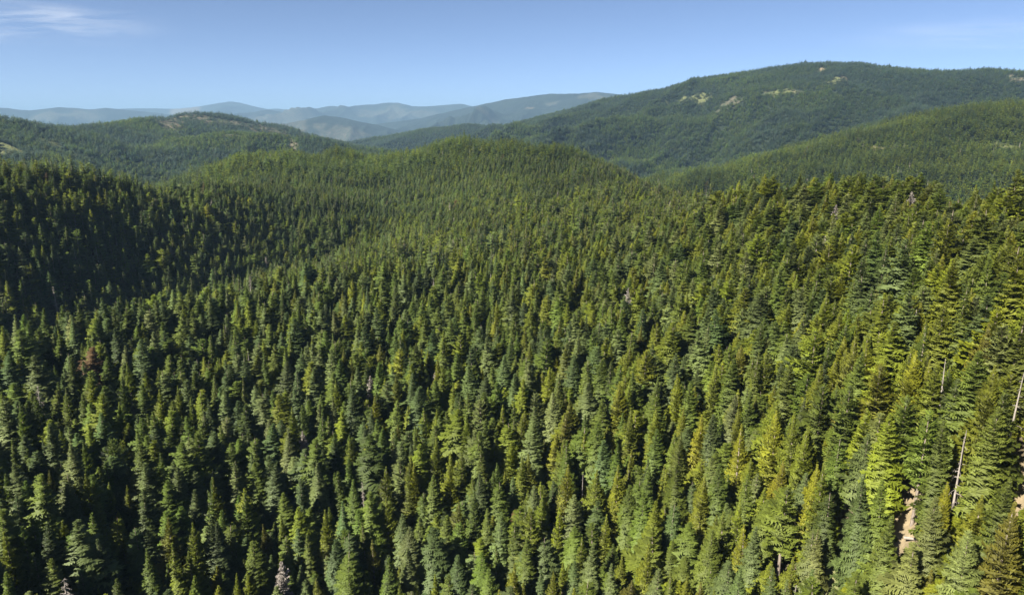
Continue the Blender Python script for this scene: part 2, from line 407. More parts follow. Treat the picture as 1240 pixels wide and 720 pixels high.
# ------------------------------------------------------------------ the ground sheet and the far mountains
na, nr = len(az), len(rr)
idx = np.arange(na * nr).reshape(nr, na)
idw = np.c_[idx, idx[:, 0]]                        # close the circle
quads = np.stack([idw[:-1, :-1], idw[:-1, 1:], idw[1:, 1:], idw[1:, :-1]], -1)[:, :, ::-1]
V = np.stack([GX, GY, GZ], -1).reshape(-1, 3)
OPN = openness(GX.ravel(), GY.ravel())
D_ = np.hypot(GX, GY).ravel()
COVER = np.c_[OPN[0], OPN[1], OPN[2], np.ones(len(D_))]
FARW = smooth(500, 1500, D_) * .999
def sheet(name, j0, j1):
    f = quads[j0:j1].reshape(-1, 4)
    used = np.unique(f); remap = np.zeros(len(V), dtype=np.int64); remap[used] = np.arange(len(used))
    o = link(name, mesh_np(name, V[used], remap[f], [M_GROUND], {'cover': ('FLOAT_COLOR', 'POINT', COVER[used]), 'far_wood': ('FLOAT', 'POINT', FARW[used])}, smooth_=True))
    o['kind'] = 'structure'
    return o
jm = int(np.searchsorted(rr, 6500))
sheet('ground', 0, jm)
sheet('distant_mountains', jm, nr - 1)
# floor under the camera, closing the sheet's centre
print('terrain z', GZ.min(), GZ.max())
# ------------------------------------------------------------------ conifers: crowns of many small sprays
class Acc:
    """collects triangles with a tone (colour multiplier) per vertex"""
    def __init__(self): self.v, self.f, self.t, self.n = [], [], [], 0
    def tri(self, P, tone):
        """P (m,3,3) triangles, tone (m,3) or (m,3,3)"""
        m = len(P)
        self.v.append(P.reshape(-1, 3)); self.t.append(np.broadcast_to(tone, (m, 3, 3)).reshape(-1, 3))
        self.f.append(np.arange(3 * m).reshape(-1, 3) + self.n); self.n += 3 * m
    def arrays(self):
        return np.concatenate(self.v), np.concatenate(self.f), np.concatenate(self.t)

def lie_of(v, H):
    """direction in which the crown's surface faces at each vertex"""
    n = np.c_[v[:, 0], v[:, 1], .10 * np.hypot(v[:, 0], v[:, 1]) + .35 + np.clip((v[:, 2] - .9 * H) * .5, 0, 2)]
    return n / np.linalg.norm(n, axis=1, keepdims=True)

def profile(kind, t, ex=.70):
    if kind == 'fir': return np.minimum((1 - t) ** ex * 1.04 + .02, .66 + 1.6 * t)
    if kind == 'cedar': return np.minimum(np.sin(np.clip((1 - t) * 1.9, 0, np.pi / 2)) ** .9, .75 + t) * (1 - .15 * t) + .02
    if kind == 'pine': return np.minimum((1 - t) ** .6 * 1.05, .55 + 1.3 * t) + .03
    return (1 - t) ** .8 + .04

def make_crown(kind, seed, H, R, base, whorls, per, seg, gap=.0, jit=.18, ex=.70, top=1.0, lean=.18):
    """branches in whorls; each branch is a drooping spray of pointed side twigs"""
    g = np.random.default_rng(seed)
    A = Acc()
    tt = (np.arange(whorls) + g.uniform(-.35, .35, whorls)) / whorls
    nb = whorls * per
    t = np.clip(np.repeat(tt, per) + g.normal(0, .6 / whorls, nb), 0, .985)
    a = np.tile(np.arange(per) * 2 * np.pi / per, whorls) + np.repeat(g.uniform(0, 6.28, whorls), per) + g.normal(0, .25, nb)
    t = t * top
    lob = 1 + lean * np.cos(a - g.uniform(0, 6.28) + 1.5 * t) + .16 * np.sin(a * 2 + g.uniform(0, 6.28) + 5 * t) + .12 * np.sin(a * 3 + g.uniform(0, 6.28) - 9 * t)
    shelf = 1 + .10 * np.repeat(g.normal(0, 1, whorls), per)
    L = R * profile(kind, t, ex) * lob * shelf * g.uniform(1 - jit * 1.5, 1 + jit, nb)
    L = np.maximum(L, .12 * R)
    keep = g.uniform(0, 1, nb) > gap
    t, a, L = t[keep], a[keep], L[keep]; nb = len(t)
    z0 = H * (base + (1 - base) * t)
    if kind == 'cedar':   rise, sag = np.radians(np.interp(t, [0, .5, 1], [5, 25, 62])), .10
    elif kind == 'pine':  rise, sag = np.radians(np.interp(t, [0, .5, 1], [0, 14, 50])), -.05
    else:                 rise, sag = np.radians(np.interp(t, [0, .5, 1], [-16, 2, 42])), .16
    rise = rise + g.normal(0, .1, nb)
    ca, sa = np.cos(a), np.sin(a)
    def along(s, side=0.0, up=0.0):
        """point on a branch: s along, side across, up"""
        h = L * s * np.cos(rise); z = z0 + L * s * np.sin(rise) - sag * L * s * s + .10 * L * s ** 4 + up
        return np.stack([ca * h - sa * side, sa * h + ca * side, z], -1)
    vary = g.uniform(.82, 1.2, (nb, 1, 1))
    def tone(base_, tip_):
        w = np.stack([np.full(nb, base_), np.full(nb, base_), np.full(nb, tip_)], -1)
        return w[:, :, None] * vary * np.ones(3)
    wid = .38 if kind == 'fir' else .36 if kind == 'cedar' else .40
    ss = np.linspace(.12, .96, seg + 1)
    for k in range(seg):
        s0, s1 = ss[k], ss[k + 1]
        for sd in (-1, 1):
            l = L * wid * (1.05 - .72 * s0) * g.uniform(.7, 1.25, nb) + .12
            tip = along(min(s1 + .16, 1.05), sd * l, g.normal(-.05, .16, nb) * l - .10 * l)
            p0, p1 = along(s0 - .02, 0, g.normal(0, .05, nb)), along(s1 + .05, 0, g.normal(0, .05, nb))
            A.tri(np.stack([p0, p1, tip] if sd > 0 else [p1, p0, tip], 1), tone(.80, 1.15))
        if seg > 2:      # hanging and upright twigs give the spray its thickness
            dn = along((s0 + s1) / 2 + .06, g.normal(0, .18, nb) * L, -g.uniform(.14, .40, nb) * L * (1.1 - s0) - .1)
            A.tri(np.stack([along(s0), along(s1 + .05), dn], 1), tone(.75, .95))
            up = along((s0 + s1) / 2 + .12, g.normal(0, .15, nb) * L, g.uniform(.06, .22, nb) * L * (1.1 - s0) + (.12 if kind != 'cedar' else .25))
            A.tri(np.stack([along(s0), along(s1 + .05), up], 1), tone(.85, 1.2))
    l = L * .12 + .10
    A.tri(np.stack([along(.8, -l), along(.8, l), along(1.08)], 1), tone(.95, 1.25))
    for e in range(2):      # shoots close to the stem close the middle of the crown
        q = g.uniform(0, 1, nb) < .6
        s_ = g.uniform(.12, .4, nb); w_ = .16 * L + .15
        P = np.stack([along(s_, -w_, g.normal(0, .2, nb)), along(s_, w_, g.normal(0, .2, nb)), along(s_ + .25, 0, g.uniform(-.5, .5, nb) * (.3 * L + .3))], 1)
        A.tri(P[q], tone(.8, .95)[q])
    # leader
    zt = H
    for k in range(5 if top > .99 else 0):
        an = k * 1.257 + g.uniform(0, 1); w = .045 * R + .1
        P = np.array([[[w * np.cos(an), w * np.sin(an), zt - .10 * H * .6], [w * np.cos(an + 2.4), w * np.sin(an + 2.4), zt - .06 * H], [0, 0, zt + .01 * H]]])
        A.tri(P, np.full((1, 3, 3), 1.05))
    return A.arrays()

def make_trunk(seed, H, r, sides=7, rings=6, stubs=0, bend=.012):
    g = np.random.default_rng(seed)
    zs = np.linspace(-2.5, H * .97, rings)
    bx, by = g.normal(0, bend * H, 2)
    v, f = [], []
    for j, z in enumerate(zs):
        q = max(z, 0) / H
        rad = r * (1 - q) ** .8 * (1.25 if j == 0 else 1) + .03
        for i in range(sides):
            an = 2 * math.pi * i / sides
            v.append((rad * math.cos(an) + bx * q * (1 - q) * 4 * .5, rad * math.sin(an) + by * q * (1 - q) * 4 * .5, z))
    for j in range(rings - 1):
        for i in range(sides):
            a, b = j * sides + i, j * sides + (i + 1) % sides
            f.append((a, b, b + sides)); f.append((a, b + sides, a + sides))
    n0 = len(v)
    for k in range(stubs):      # bare dead branches
        t = g.uniform(.3, .97); an = g.uniform(0, 6.28)
        L = (1 - t) * H * .17 * g.uniform(.5, 1.2) + .4; z = t * H; w = .05 + .05 * (1 - t)
        d = np.array([math.cos(an), math.sin(an)]); tz = z - L * g.uniform(-.05, .5)
        s = np.array([-d[1], d[0]]) * w
        m = d * L * .55; mz = z - (z - tz) * .3
        q = len(v)
        v += [(s[0], s[1], z), (-s[0], -s[1], z), (0, 0, z + 2 * w), (m[0] + s[0] * .6, m[1] + s[1] * .6, mz), (m[0] - s[0] * .6, m[1] - s[1] * .6, mz), (m[0], m[1], mz + w), (d[0] * L, d[1] * L, tz)]
        for tri_ in ((0, 3, 2), (3, 5, 2), (1, 2, 5), (1, 5, 4), (0, 1, 4), (0, 4, 3), (3, 6, 5), (5, 6, 4), (4, 6, 3)):
            f.append(tuple(q + i for i in tri_))
        for e in range(3):      # twigs
            u = g.uniform(.35, .95); px_, pz_ = d * L * u, z + (tz - z) * u
            sd = np.array([-d[1], d[0]]) * g.choice([-1, 1]) * L * .3 * (1.1 - u)
            q = len(v)
            v += [(px_[0], px_[1], pz_ + .04), (px_[0] + d[0] * .1, px_[1] + d[1] * .1, pz_ - .04), (px_[0] + sd[0] + d[0] * L * .15, px_[1] + sd[1] + d[1] * L * .15, pz_ - L * g.uniform(.02, .25))]
            f.append((q, q + 1, q + 2))
    return np.array(v), np.array(f)

# one prototype per entry: crown and trunk meshes used by the single trees, joined meshes for the forest mass
KINDS = {}       # kind -> list of dict(crown mesh, trunk mesh, H, R)
KSPEC = {
    'fir':   [dict(H=31, R=4.2, base=.20, whorls=40, per=8, seg=5), dict(H=33, R=3.7, base=.26, whorls=44, per=8, seg=5, ex=.85), dict(H=29, R=4.6, base=.14, whorls=36, per=9, seg=5, ex=.55, lean=.25),
              dict(H=31, R=4.2, base=.22, whorls=36, per=8, seg=5, gap=.16, top=.90, ex=.6, lean=.3), dict(H=34, R=4.3, base=.34, whorls=38, per=8, seg=5, gap=.12, ex=.62, lean=.28), dict(H=27, R=3.8, base=.12, whorls=36, per=8, seg=5),
              dict(H=36, R=5.8, base=.14, whorls=50, per=10, seg=7), dict(H=35, R=6.2, base=.12, whorls=46, per=10, seg=7)],
    'cedar': [dict(H=28, R=3.3, base=.10, whorls=44, per=9, seg=4), dict(H=25, R=3.1, base=.08, whorls=40, per=9, seg=4), dict(H=29, R=3.8, base=.12, whorls=44, per=9, seg=4, gap=.08), dict(H=24, R=3.5, base=.06, whorls=38, per=9, seg=4)],
    'pine':  [dict(H=33, R=4.6, base=.36, whorls=28, per=7, seg=5, gap=.16, jit=.3), dict(H=31, R=4.8, base=.32, whorls=26, per=7, seg=5, gap=.20, jit=.32), dict(H=34, R=4.2, base=.40, whorls=28, per=7, seg=5, gap=.14, jit=.3)],
}
PROTO = {}
for kd, specs in KSPEC.items():
    KINDS[kd] = []
    for i, sp_ in enumerate(specs):
        v, f, t = make_crown(kd, 100 * len(PROTO) + 11 * i + 3, **sp_)
        tv, tf = make_trunk(i + 5, sp_['H'], .36 if kd != 'pine' else .42)
        if kd == 'pine': t = t * np.array([1.0, 1.0, .95])
        cm = mesh_np(kd + '_crown', v, f, [M_FOL], {'tone': ('FLOAT_VECTOR', 'POINT', t), 'lie': ('FLOAT_VECTOR', 'POINT', lie_of(v, sp_['H']))})
        tm = mesh_np(kd + '_trunk', tv, tf, [M_BARK], smooth_=True)
        KINDS[kd].append(dict(crown=cm, trunk=tm, H=sp_['H'], R=sp_['R'], raw=(v, f, t, tv, tf)))
KINDS['dead'] = []
for i, (H_, st) in enumerate([(29, 110), (26, 150), (24, 60), (22, 14)]):
    tv, tf = make_trunk(40 + i, H_, .36, stubs=st)
    nst = 7 * 6
    split = 7 * 6      # trunk rings come first
    ntf = 2 * 7 * 5
    tm = mesh_np('dead_trunk', tv[:split], tf[:ntf], [M_SNAG], smooth_=True)
    if i == 1:      # dead but still bushy: the fine bare twigs are kept
        cv, cf, _ct = make_crown('fir', 555, H_, 3.0, .16, 34, 7, 3, gap=.30, lean=.22)
        tf = np.concatenate([tf, cf + len(tv)]); tv = np.concatenate([tv, cv])
    bm_ = mesh_np('dead_branches', tv[split:], tf[ntf:] - split, [M_SNAG])
    KINDS['dead'].append(dict(crown=bm_, trunk=tm, H=H_, R=H_ * .085, raw=(tv, tf)))

protos = bpy.data.collections.new('forest_prototypes')      # source meshes of the forest mass; not linked into the scene
def proto(kind, key, crowns, trunks=(), mats=(M_FOL, M_BARK)):
    """join pieces into one object for the forest mass"""
    vs, fs, ts, fm, ls, n = [], [], [], [], [], 0
    for v, f, t, *li in crowns:
        ls.append(li[0] if li else lie_of(v, v[:, 2].max())); vs.append(v); fs.append(f + n); ts.append(t); fm.append(np.zeros(len(f))); n += len(v)
    for v, f in trunks:
        ls.append(np.tile([0, 0, 1.], (len(v), 1))); vs.append(v); fs.append(f + n); ts.append(np.ones((len(v), 3))); fm.append(np.ones(len(f))); n += len(v)
    me = mesh_np('wood_' + kind, np.concatenate(vs), np.concatenate(fs), mats, {'tone': ('FLOAT_VECTOR', 'POINT', np.concatenate(ts)), 'lie': ('FLOAT_VECTOR', 'POINT', np.concatenate(ls))}, np.concatenate(fm))
    o = bpy.data.objects.new('%03d_%s' % (len(protos.objects), kind), me)
    protos.objects.link(o)
    PROTO.setdefault(key, []).append(len(protos.objects) - 1)

for kd in ('fir', 'cedar', 'pine'):
    for k in KINDS[kd]:
        v, f, t, tv, tf = k['raw']
        proto(kd, (kd, 0), [(v, f, t)], [(tv, tf)])
for k in KINDS['dead']:
    proto('dead', ('dead', 0), [], [k['raw']], (M_FOL, M_SNAG)) if False else proto('dead', ('dead', 0), [(k['raw'][0], k['raw'][1], np.ones((len(k['raw'][0]), 3)))], [], (M_SNAG,))
for kd, specs in KSPEC.items():              # middle distance: fewer, larger sprays
    for i, sp_ in enumerate(specs[:4]):
        q = dict(sp_, R=sp_['R'] * 1.08, whorls=int(sp_['whorls'] * .5), per=7, seg=2)
        v, f, t = make_crown(kd, 900 + 10 * i, **q)
        tv, tf = make_trunk(60 + i, sp_['H'], .42, sides=4, rings=2)
        proto(kd, (kd, 1), [(v, f, t)], [(tv, tf)])
FARV = []
for i in range(10):                          # far: a few plates per tree
    kd = ('fir', 'cedar', 'fir', 'pine', 'fir')[i % 5]
    sp_ = KSPEC[kd][i % 3]
    v, f, t = make_crown(kd, 700 + i, H=sp_['H'], R=sp_['R'], base=sp_['base'], whorls=9, per=5, seg=1)
    FARV.append((v, f, t)); proto('far', ('far', 2), [(v, f, t)])
TINTS = {  # base colours of the needles
    'blue':  np.array([.074, .108, .037]), 'green': np.array([.086, .122, .021]), 'dark': np.array([.055, .080, .019]), 'sage': np.array([.112, .146, .050]),
    'yellow': np.array([.146, .172, .014]), 'lime': np.array([.122, .154, .017]), 'olive': np.array([.108, .122, .018]), 'rust': np.array([.120, .080, .042]), 'grey': np.array([1.0, 1.0, 1.0])}
for i in range(8):                           # very far: clumps of six
    g = np.random.default_rng(300 + i); parts = []
    for j in range(6):
        v, f, t = FARV[int(g.integers(10))]
        a = j * 1.047 + g.uniform(-.3, .3); r_ = g.uniform(4.2, 7.5) if j else .5
        s_ = g.uniform(.65, 1.1); tone = np.exp(g.normal(0, .22)) * np.array([1 + g.normal(.0, .12), 1, 1 + g.normal(0, .12)])
        parts.append((v * np.array([s_ * 1.05, s_ * 1.05, s_]) + np.array([r_ * math.cos(a), r_ * math.sin(a), 0]), f, t * tone, lie_of(v, v[:, 2].max())))
    proto('clump', ('clump', 3), parts)

# ------------------------------------------------------------------ trees read off the photograph: tile corner, then (zoomed x, y, width, kind, colour)
Z_ = 4.493
TILES = [
 ((0, 560), [(465,60,110,'C','lime'),(580,110,62,'C','lime'),(260,45,60,'C','olive'),(135,90,120,'F','green'),(75,170,105,'F','blue'),(20,190,90,'F','sage'),(120,340,110,'F','green'),(240,320,120,'F','blue'),(290,520,110,'F','green'),(345,110,140,'F','sage'),(685,120,52,'C','olive'),(635,140,70,'F','dark'),(770,140,110,'F','dark'),(745,330,110,'F','blue'),(960,20,110,'F','sage'),(1060,140,125,'F','sage'),(1150,75,90,'C','lime'),(1040,320,130,'C','lime'),(1165,320,120,'F','blue'),(540,410,110,'F','blue'),(660,380,70,'C','olive'),(440,575,90,'F','blue'),(625,620,100,'F','green'),(805,460,110,'F','green'),(905,300,125,'C','olive'),(20,370,130,'C','lime'),(790,0,140,'F','sage'),(30,600,120,'F','green'),(180,480,110,'F','dark')]),
 ((240, 560), [(70,75,90,'C','green'),(245,165,110,'C','green'),(90,320,130,'F','blue'),(365,230,62,'F','blue'),(365,330,80,'C','olive'),(395,365,72,'F','blue'),(450,290,70,'C','lime'),(480,385,100,'F','green'),(485,85,52,'C','lime'),(555,90,100,'F','blue'),(640,0,115,'F','sage'),(760,45,90,'F','green'),(840,90,110,'F','green'),(700,260,120,'C','lime'),(597,385,100,'F','green'),(740,400,150,'F','blue'),(205,605,72,'C','yellow'),(270,590,82,'C','yellow'),(1020,190,110,'C','lime'),(945,420,82,'C','olive'),(1035,520,130,'F','green'),(1150,340,150,'F','sage'),(1165,0,90,'C','yellow'),(1020,20,110,'C','lime'),(1220,150,90,'F','green'),(900,85,45,'D','grey'),(200,0,100,'F','sage'),(410,10,140,'F','blue'),(820,600,110,'F','green')]),
 ((480, 560), [(75,0,90,'C','lime'),(200,60,130,'F','green'),(290,10,100,'C','yellow'),(425,150,110,'C','green'),(450,60,130,'F','blue'),(570,270,120,'F','sage'),(500,240,110,'F','green'),(630,80,90,'F','blue'),(600,40,50,'C','yellow'),(650,545,115,'C','yellow'),(690,650,80,'C','yellow'),(220,610,80,'C','yellow'),(270,280,140,'F','green'),(330,500,160,'F','blue'),(760,120,120,'F','sage'),(845,100,70,'F','blue'),(925,10,100,'C','yellow'),(800,180,150,'C','lime'),(890,240,100,'C','yellow'),(960,170,160,'F','sage'),(1090,30,140,'C','lime'),(1140,280,90,'C','yellow'),(1065,440,130,'F','sage'),(1175,540,120,'F','sage'),(850,580,90,'C','yellow'),(905,530,80,'C','yellow'),(785,575,90,'F','blue'),(1200,10,130,'C','yellow'),(30,280,120,'F','sage'),(60,460,130,'F','sage'),(1015,50,40,'D','grey')]),
 ((720, 560), [(300,20,120,'F','green'),(190,120,140,'F','green'),(455,0,150,'F','green'),(590,70,160,'C','lime'),(540,90,90,'F','blue'),(640,360,150,'F','green'),(430,200,120,'F','blue'),(295,440,140,'C','yellow'),(330,570,130,'F','sage'),(420,590,120,'F','green'),(155,490,70,'C','yellow'),(785,190,110,'C','lime'),(820,330,110,'C','yellow'),(880,340,150,'F','sage'),(1050,120,200,'P','green'),(1210,350,110,'F','sage'),(970,570,140,'F','blue'),(1040,630,130,'F','sage'),(830,60,120,'F','green'),(1160,60,90,'F','blue'),(1220,10,140,'C','yellow'),(490,610,90,'C','yellow'),(800,570,150,'F','blue'),(690,0,130,'F','green')]),
 ((964, 560), [(390,85,170,'F','blue'),(500,270,190,'F','green'),(780,180,230,'F','sage'),(960,370,250,'F','sage'),(1190,210,220,'C','olive'),(1150,60,220,'F','green'),(650,430,190,'F','sage'),(830,110,95,'C','yellow'),(900,240,55,'C','yellow'),(100,350,110,'F','sage'),(200,150,120,'F','dark'),(150,20,140,'C','lime'),(480,90,140,'F','green'),(330,600,150,'F','green')]),
 ((964, 420), [(470,90,170,'P','lime'),(600,260,200,'P','green'),(520,360,240,'F','lime'),(730,330,150,'P','green'),(820,390,170,'F','green'),(770,100,200,'F','lime'),(1090,90,150,'C','lime'),(1150,230,160,'F','green'),(1080,330,290,'F','green'),(390,470,125,'F','blue'),(250,480,125,'F','green'),(140,200,160,'P','green'),(300,210,130,'P','green'),(130,90,130,'C','lime'),(1000,20,330,'F','green'),(830,45,40,'D','grey'),(945,430,40,'D','grey'),(920,470,36,'D','grey'),(1233,110,40,'D','grey'),(880,170,130,'F','blue'),(640,20,130,'C','yellow'),(360,20,140,'F','green'),(50,430,110,'C','lime')]),
 ((720, 420), [(275,20,130,'P','lime'),(180,180,110,'C','lime'),(465,150,130,'C','yellow'),(330,440,140,'F','green'),(440,30,120,'F','blue'),(585,370,110,'C','yellow'),(640,360,130,'F','blue'),(470,450,130,'C','green'),(750,60,140,'F','green'),(760,260,140,'F','sage'),(790,340,90,'C','lime'),(800,420,120,'C','yellow'),(1000,350,150,'C','yellow'),(1100,350,110,'C','lime'),(1180,430,100,'C','lime'),(1060,90,180,'F','green'),(940,10,120,'C','lime'),(1220,90,120,'C','lime'),(200,330,150,'C','lime'),(520,200,140,'F','green'),(50,500,150,'F','blue'),(660,80,120,'C','lime'),(330,330,140,'C','lime'),(850,240,120,'F','green')]),
 ((480, 420), [(220,50,70,'C','yellow'),(90,140,90,'F','blue'),(115,210,150,'F','blue'),(220,180,130,'F','green'),(400,100,150,'F','blue'),(490,160,160,'F','blue'),(650,140,140,'F','blue'),(830,110,110,'C','yellow'),(860,240,120,'F','sage'),(960,40,120,'F','blue'),(575,310,130,'C','yellow'),(750,400,180,'F','sage'),(485,390,110,'F','green'),(385,370,130,'C','lime'),(290,570,90,'C','yellow'),(80,590,100,'C','yellow'),(215,490,90,'C','lime'),(1040,190,220,'F','sage'),(1090,400,160,'F','green'),(1215,200,130,'C','yellow'),(600,90,70,'F','rust'),(580,40,120,'F','blue'),(1120,60,130,'F','green'),(330,30,110,'F','green')]),
 ((240, 420), [(320,40,150,'F','green'),(110,60,120,'C','lime'),(630,110,130,'F','sage'),(480,80,130,'F','blue'),(780,60,150,'F','green'),(750,180,100,'C','lime'),(1075,150,110,'C','lime'),(1160,150,85,'F','blue'),(1190,220,120,'F','blue'),(215,290,150,'F','blue'),(395,410,150,'F','blue'),(70,460,140,'F','blue'),(510,320,90,'C','lime'),(565,310,100,'F','green'),(1000,440,140,'F','green'),(1160,590,82,'C','yellow'),(810,600,95,'F','green'),(740,500,110,'F','dark'),(575,450,125,'D','grey'),(940,150,90,'D','grey'),(980,80,120,'F','green'),(840,220,120,'F','blue'),(200,610,90,'F','sage'),(270,0,40,'D','grey')]),
 ((0, 420), [(40,20,120,'F','blue'),(95,300,90,'C','green'),(190,260,100,'F','green'),(380,60,110,'F','green'),(350,220,130,'C','green'),(460,250,100,'F','green'),(550,360,130,'F','blue'),(490,150,100,'C','lime'),(575,50,110,'F','green'),(650,160,140,'C','green'),(690,90,90,'C','lime'),(780,200,120,'F','green'),(870,230,110,'C','lime'),(965,210,120,'C','lime'),(1060,130,120,'F','green'),(1150,460,150,'F','blue'),(270,410,110,'F','sage'),(380,520,130,'F','sage'),(455,510,82,'C','green'),(770,520,150,'F','green'),(940,620,110,'F','sage'),(135,620,52,'C','lime'),(330,440,72,'C','lime'),(1040,270,110,'C','lime'),(640,300,130,'C','lime'),(1190,60,110,'C','lime')]),
]
KN = {'F': 'fir', 'C': 'cedar', 'P': 'pine', 'D': 'dead'}
PTX, PTY = [], []
T = dict(x=[], y=[], z=[], kind=[], col=[], var=[], sz=[], sxy=[], rot=[], hand=[])

def add_tree(x, y, kind, col, var, sz, sxy, rot, hand):
    T['x'].append(x); T['y'].append(y); T['z'].append(float(ground(np.array([x]), np.array([y]))[0])); T['kind'].append(kind); T['col'].append(col)
    T['var'].append(var); T['sz'].append(sz); T['sxy'].append(sxy); T['rot'].append(rot); T['hand'].append(hand)

_rs2 = np.arange(60, 900, .5)
for (x0, y0), L_ in TILES:
    for zx, zy, zw, k, colr in L_:
        px, py = x0 + zx / Z_, y0 + zy / Z_
        kind = KN[k]; var = int(rng.integers(6 if k == 'F' else len(KINDS[kind])))
        if k == 'D': var = 1 if zw > 80 else 2 if zw > 42 else 3
        spec = KINDS[kind][var]
        r = ray(px, py); r = r / math.hypot(r[0], r[1])
        Ht = 28.0
        for it in range(4):
            gap_ = r[2] * _rs2 - ground(r[0] * _rs2, r[1] * _rs2)
            kk = int(np.argmax(gap_ < Ht)); d = _rs2[kk]
            slant = d * math.hypot(1, r[2])
            wm = min(zw, 150 + .45 * max(zw - 150, 0)) / Z_ * slant / F * 1.12
            if k == 'F' and wm > 9.4 and var < 6: var = 6 + len(T['x']) % 2; spec = KINDS[kind][var]
            asp = {'fir': 3.7, 'cedar': 4.3, 'pine': 3.6, 'dead': 5.0}[kind]
            Ht = float(np.clip(wm * asp, 13, 34)) if k != 'D' else 26.0
        x, y = r[0] * d, r[1] * d
        sz = Ht / spec['H']
        sxy = (wm / 2 / spec['R']) if k != 'D' else sz * (1.2 if zw > 60 else .8)
        sxy = float(np.clip(sxy, .45, 1.3))
        add_tree(x, y, kind, colr, var, sz, sxy, rng.uniform(0, 6.28), True)
nh = len(T['x'])
HX, HY = np.array(T['x']), np.array(T['y'])
HZT = np.array([T['z'][i] + T['sz'][i] * KINDS[T['kind'][i]][T['var'][i]]['H'] for i in range(nh)])
hpx, hpy, hdep = project(HX, HY, HZT)

# ------------------------------------------------------------------ which ground the view (and a step to its side) can see
ang = np.arctan2(GZ + 30, RR)
angt = np.arctan2(GZ + 16, RR)
run = np.maximum.accumulate(np.where(RR < 60, -9, angt), axis=0)
VIS = np.zeros_like(GZ, dtype=bool)
VIS[1:] = ang[1:] >= run[:-1] - .004
VIS[:-1] |= VIS[1:]
VIS[1:] |= VIS[:-1].copy()
v2 = VIS.copy()
for k in range(1, 7):
    v2[:, k:] |= VIS[:, :-k]; v2[:, :-k] |= VIS[:, k:]
VIS = v2
def visible(x, y):
    a = np.degrees(np.arctan2(x, y)); r = np.hypot(x, y)
    i = np.clip(np.searchsorted(az, a), 0, len(az) - 1); j = np.clip(np.searchsorted(rr, r), 0, len(rr) - 1)
    return VIS[j, i]

def scatter(sp, r0, r1, half=50):
    """jittered triangular grid in the wedge ahead"""
    R1 = r1; h = sp * .866
    nx, ny = int(2 * R1 / sp), int((R1 * 1.05) / h)
    jx, jy = np.meshgrid(np.arange(nx), np.arange(ny))
    x = (jx + .5 * (jy % 2)) * sp - R1; y = jy * h - 20.0
    r = np.hypot(x, y); a = np.degrees(np.arctan2(x, y))
    m = (r > r0) & (r < r1) & (np.abs(a) < half)
    x, y = x[m], y[m]
    x = x + rng.uniform(-.42, .42, x.size) * sp; y = y + rng.uniform(-.42, .42, x.size) * sp
    m = visible(x, y)
    return x[m], y[m]

def draw_kind(x, y, g):
    """species and colour drift across the land in patches"""
    side = np.clip(x / np.hypot(x, y), -.6, .6)
    n = fbm(x, y, 90, 21, 3) + .85 * side
    u = g.uniform(0, 1, x.size)
    p_ced = np.clip(.34 + .45 * n, .08, .72); p_pine = np.clip(.05 + .10 * side + .05 * fbm(x, y, 130, 25, 2), .02, .14)
    kind = np.where(u < p_ced, 1, np.where(u < p_ced + p_pine, 2, 0))
    kind = np.where(g.uniform(0, 1, x.size) < .010, 3, kind)
    return kind
KL = ['fir', 'cedar', 'pine', 'dead']
COLS = {0: (['blue', 'green', 'dark', 'sage', 'lime', 'rust'], [.22, .41, .06, .15, .1585, .0015]), 1: (['lime', 'yellow', 'olive', 'green'], [.52, .20, .08, .20]), 2: (['green', 'lime', 'sage'], [.5, .3, .2]), 3: (['grey'], [1.])}

def populate(sp, r0, r1):
    x, y = scatter(sp, r0, r1)
    o = openness(x, y).max(0)
    m = o < .35
    x, y = x[m], y[m]
    g = rng
    keep = g.uniform(0, 1, x.size) > np.clip(.06 + .38 * (fbm(x, y, 38, 61, 3) - .1), .02, .5)
    x, y = x[keep], y[keep]
    kind = draw_kind(x, y, g)
    z = ground(x, y)
    big = np.exp(g.normal(-.07, .22, x.size)) * (1 + .3 * fbm(x, y, 70, 77, 3))
    young = g.uniform(0, 1, x.size) < .16
    sz = np.where(young, g.uniform(.32, .65, x.size), np.clip(big * 1.02, .6, 1.13))
    far_ = smooth(380, 800, np.hypot(x, y) + 1.2 * np.clip(x, -100, 250))
    sz = sz * (1 - far_) + far_ * np.clip(np.exp(g.normal(-.25, .13, x.size)), .5, 1.1) * (1 + .5 * fbm(x, y, 55, 78, 3))
    sxy = sz ** .6 * (1 + .32 * far_) * np.exp(g.normal(.25, .15, x.size)) * np.where(young, 1.2, 1)
    return x, y, z, kind, sz, sxy

def understory(sp, r0, r1):
    x, y = scatter(sp, r0, r1)
    m = openness(x, y).max(0) < .3
    x, y = x[m], y[m]
    kind = np.where(rng.uniform(0, 1, x.size) < .45, 1, 0)
    sz = np.clip(np.exp(rng.normal(-.78, .34, x.size)), .18, .72)
    return x, y, ground(x, y), kind, sz, sz * np.exp(rng.normal(.36, .15, x.size))

def bushes(sp, r0, r1):
    x, y = scatter(sp, r0, r1)
    m = (openness(x, y)[:2].max(0) > .3) & (rng.uniform(0, 1, x.size) < .38)
    x, y = x[m], y[m]
    kind = np.where(rng.uniform(0, 1, x.size) < .7, 1, 0)
    sz = rng.uniform(.06, .14, x.size)
    return x, y, ground(x, y), kind, sz, sz * rng.uniform(1.6, 2.6, x.size)

x, y, z, kind, sz, sxy = [np.concatenate(q) for q in zip(populate(6.5, 50, 400), populate(7.2, 400, 900), understory(5.4, 50, 600), bushes(4.0, 60, 420))]
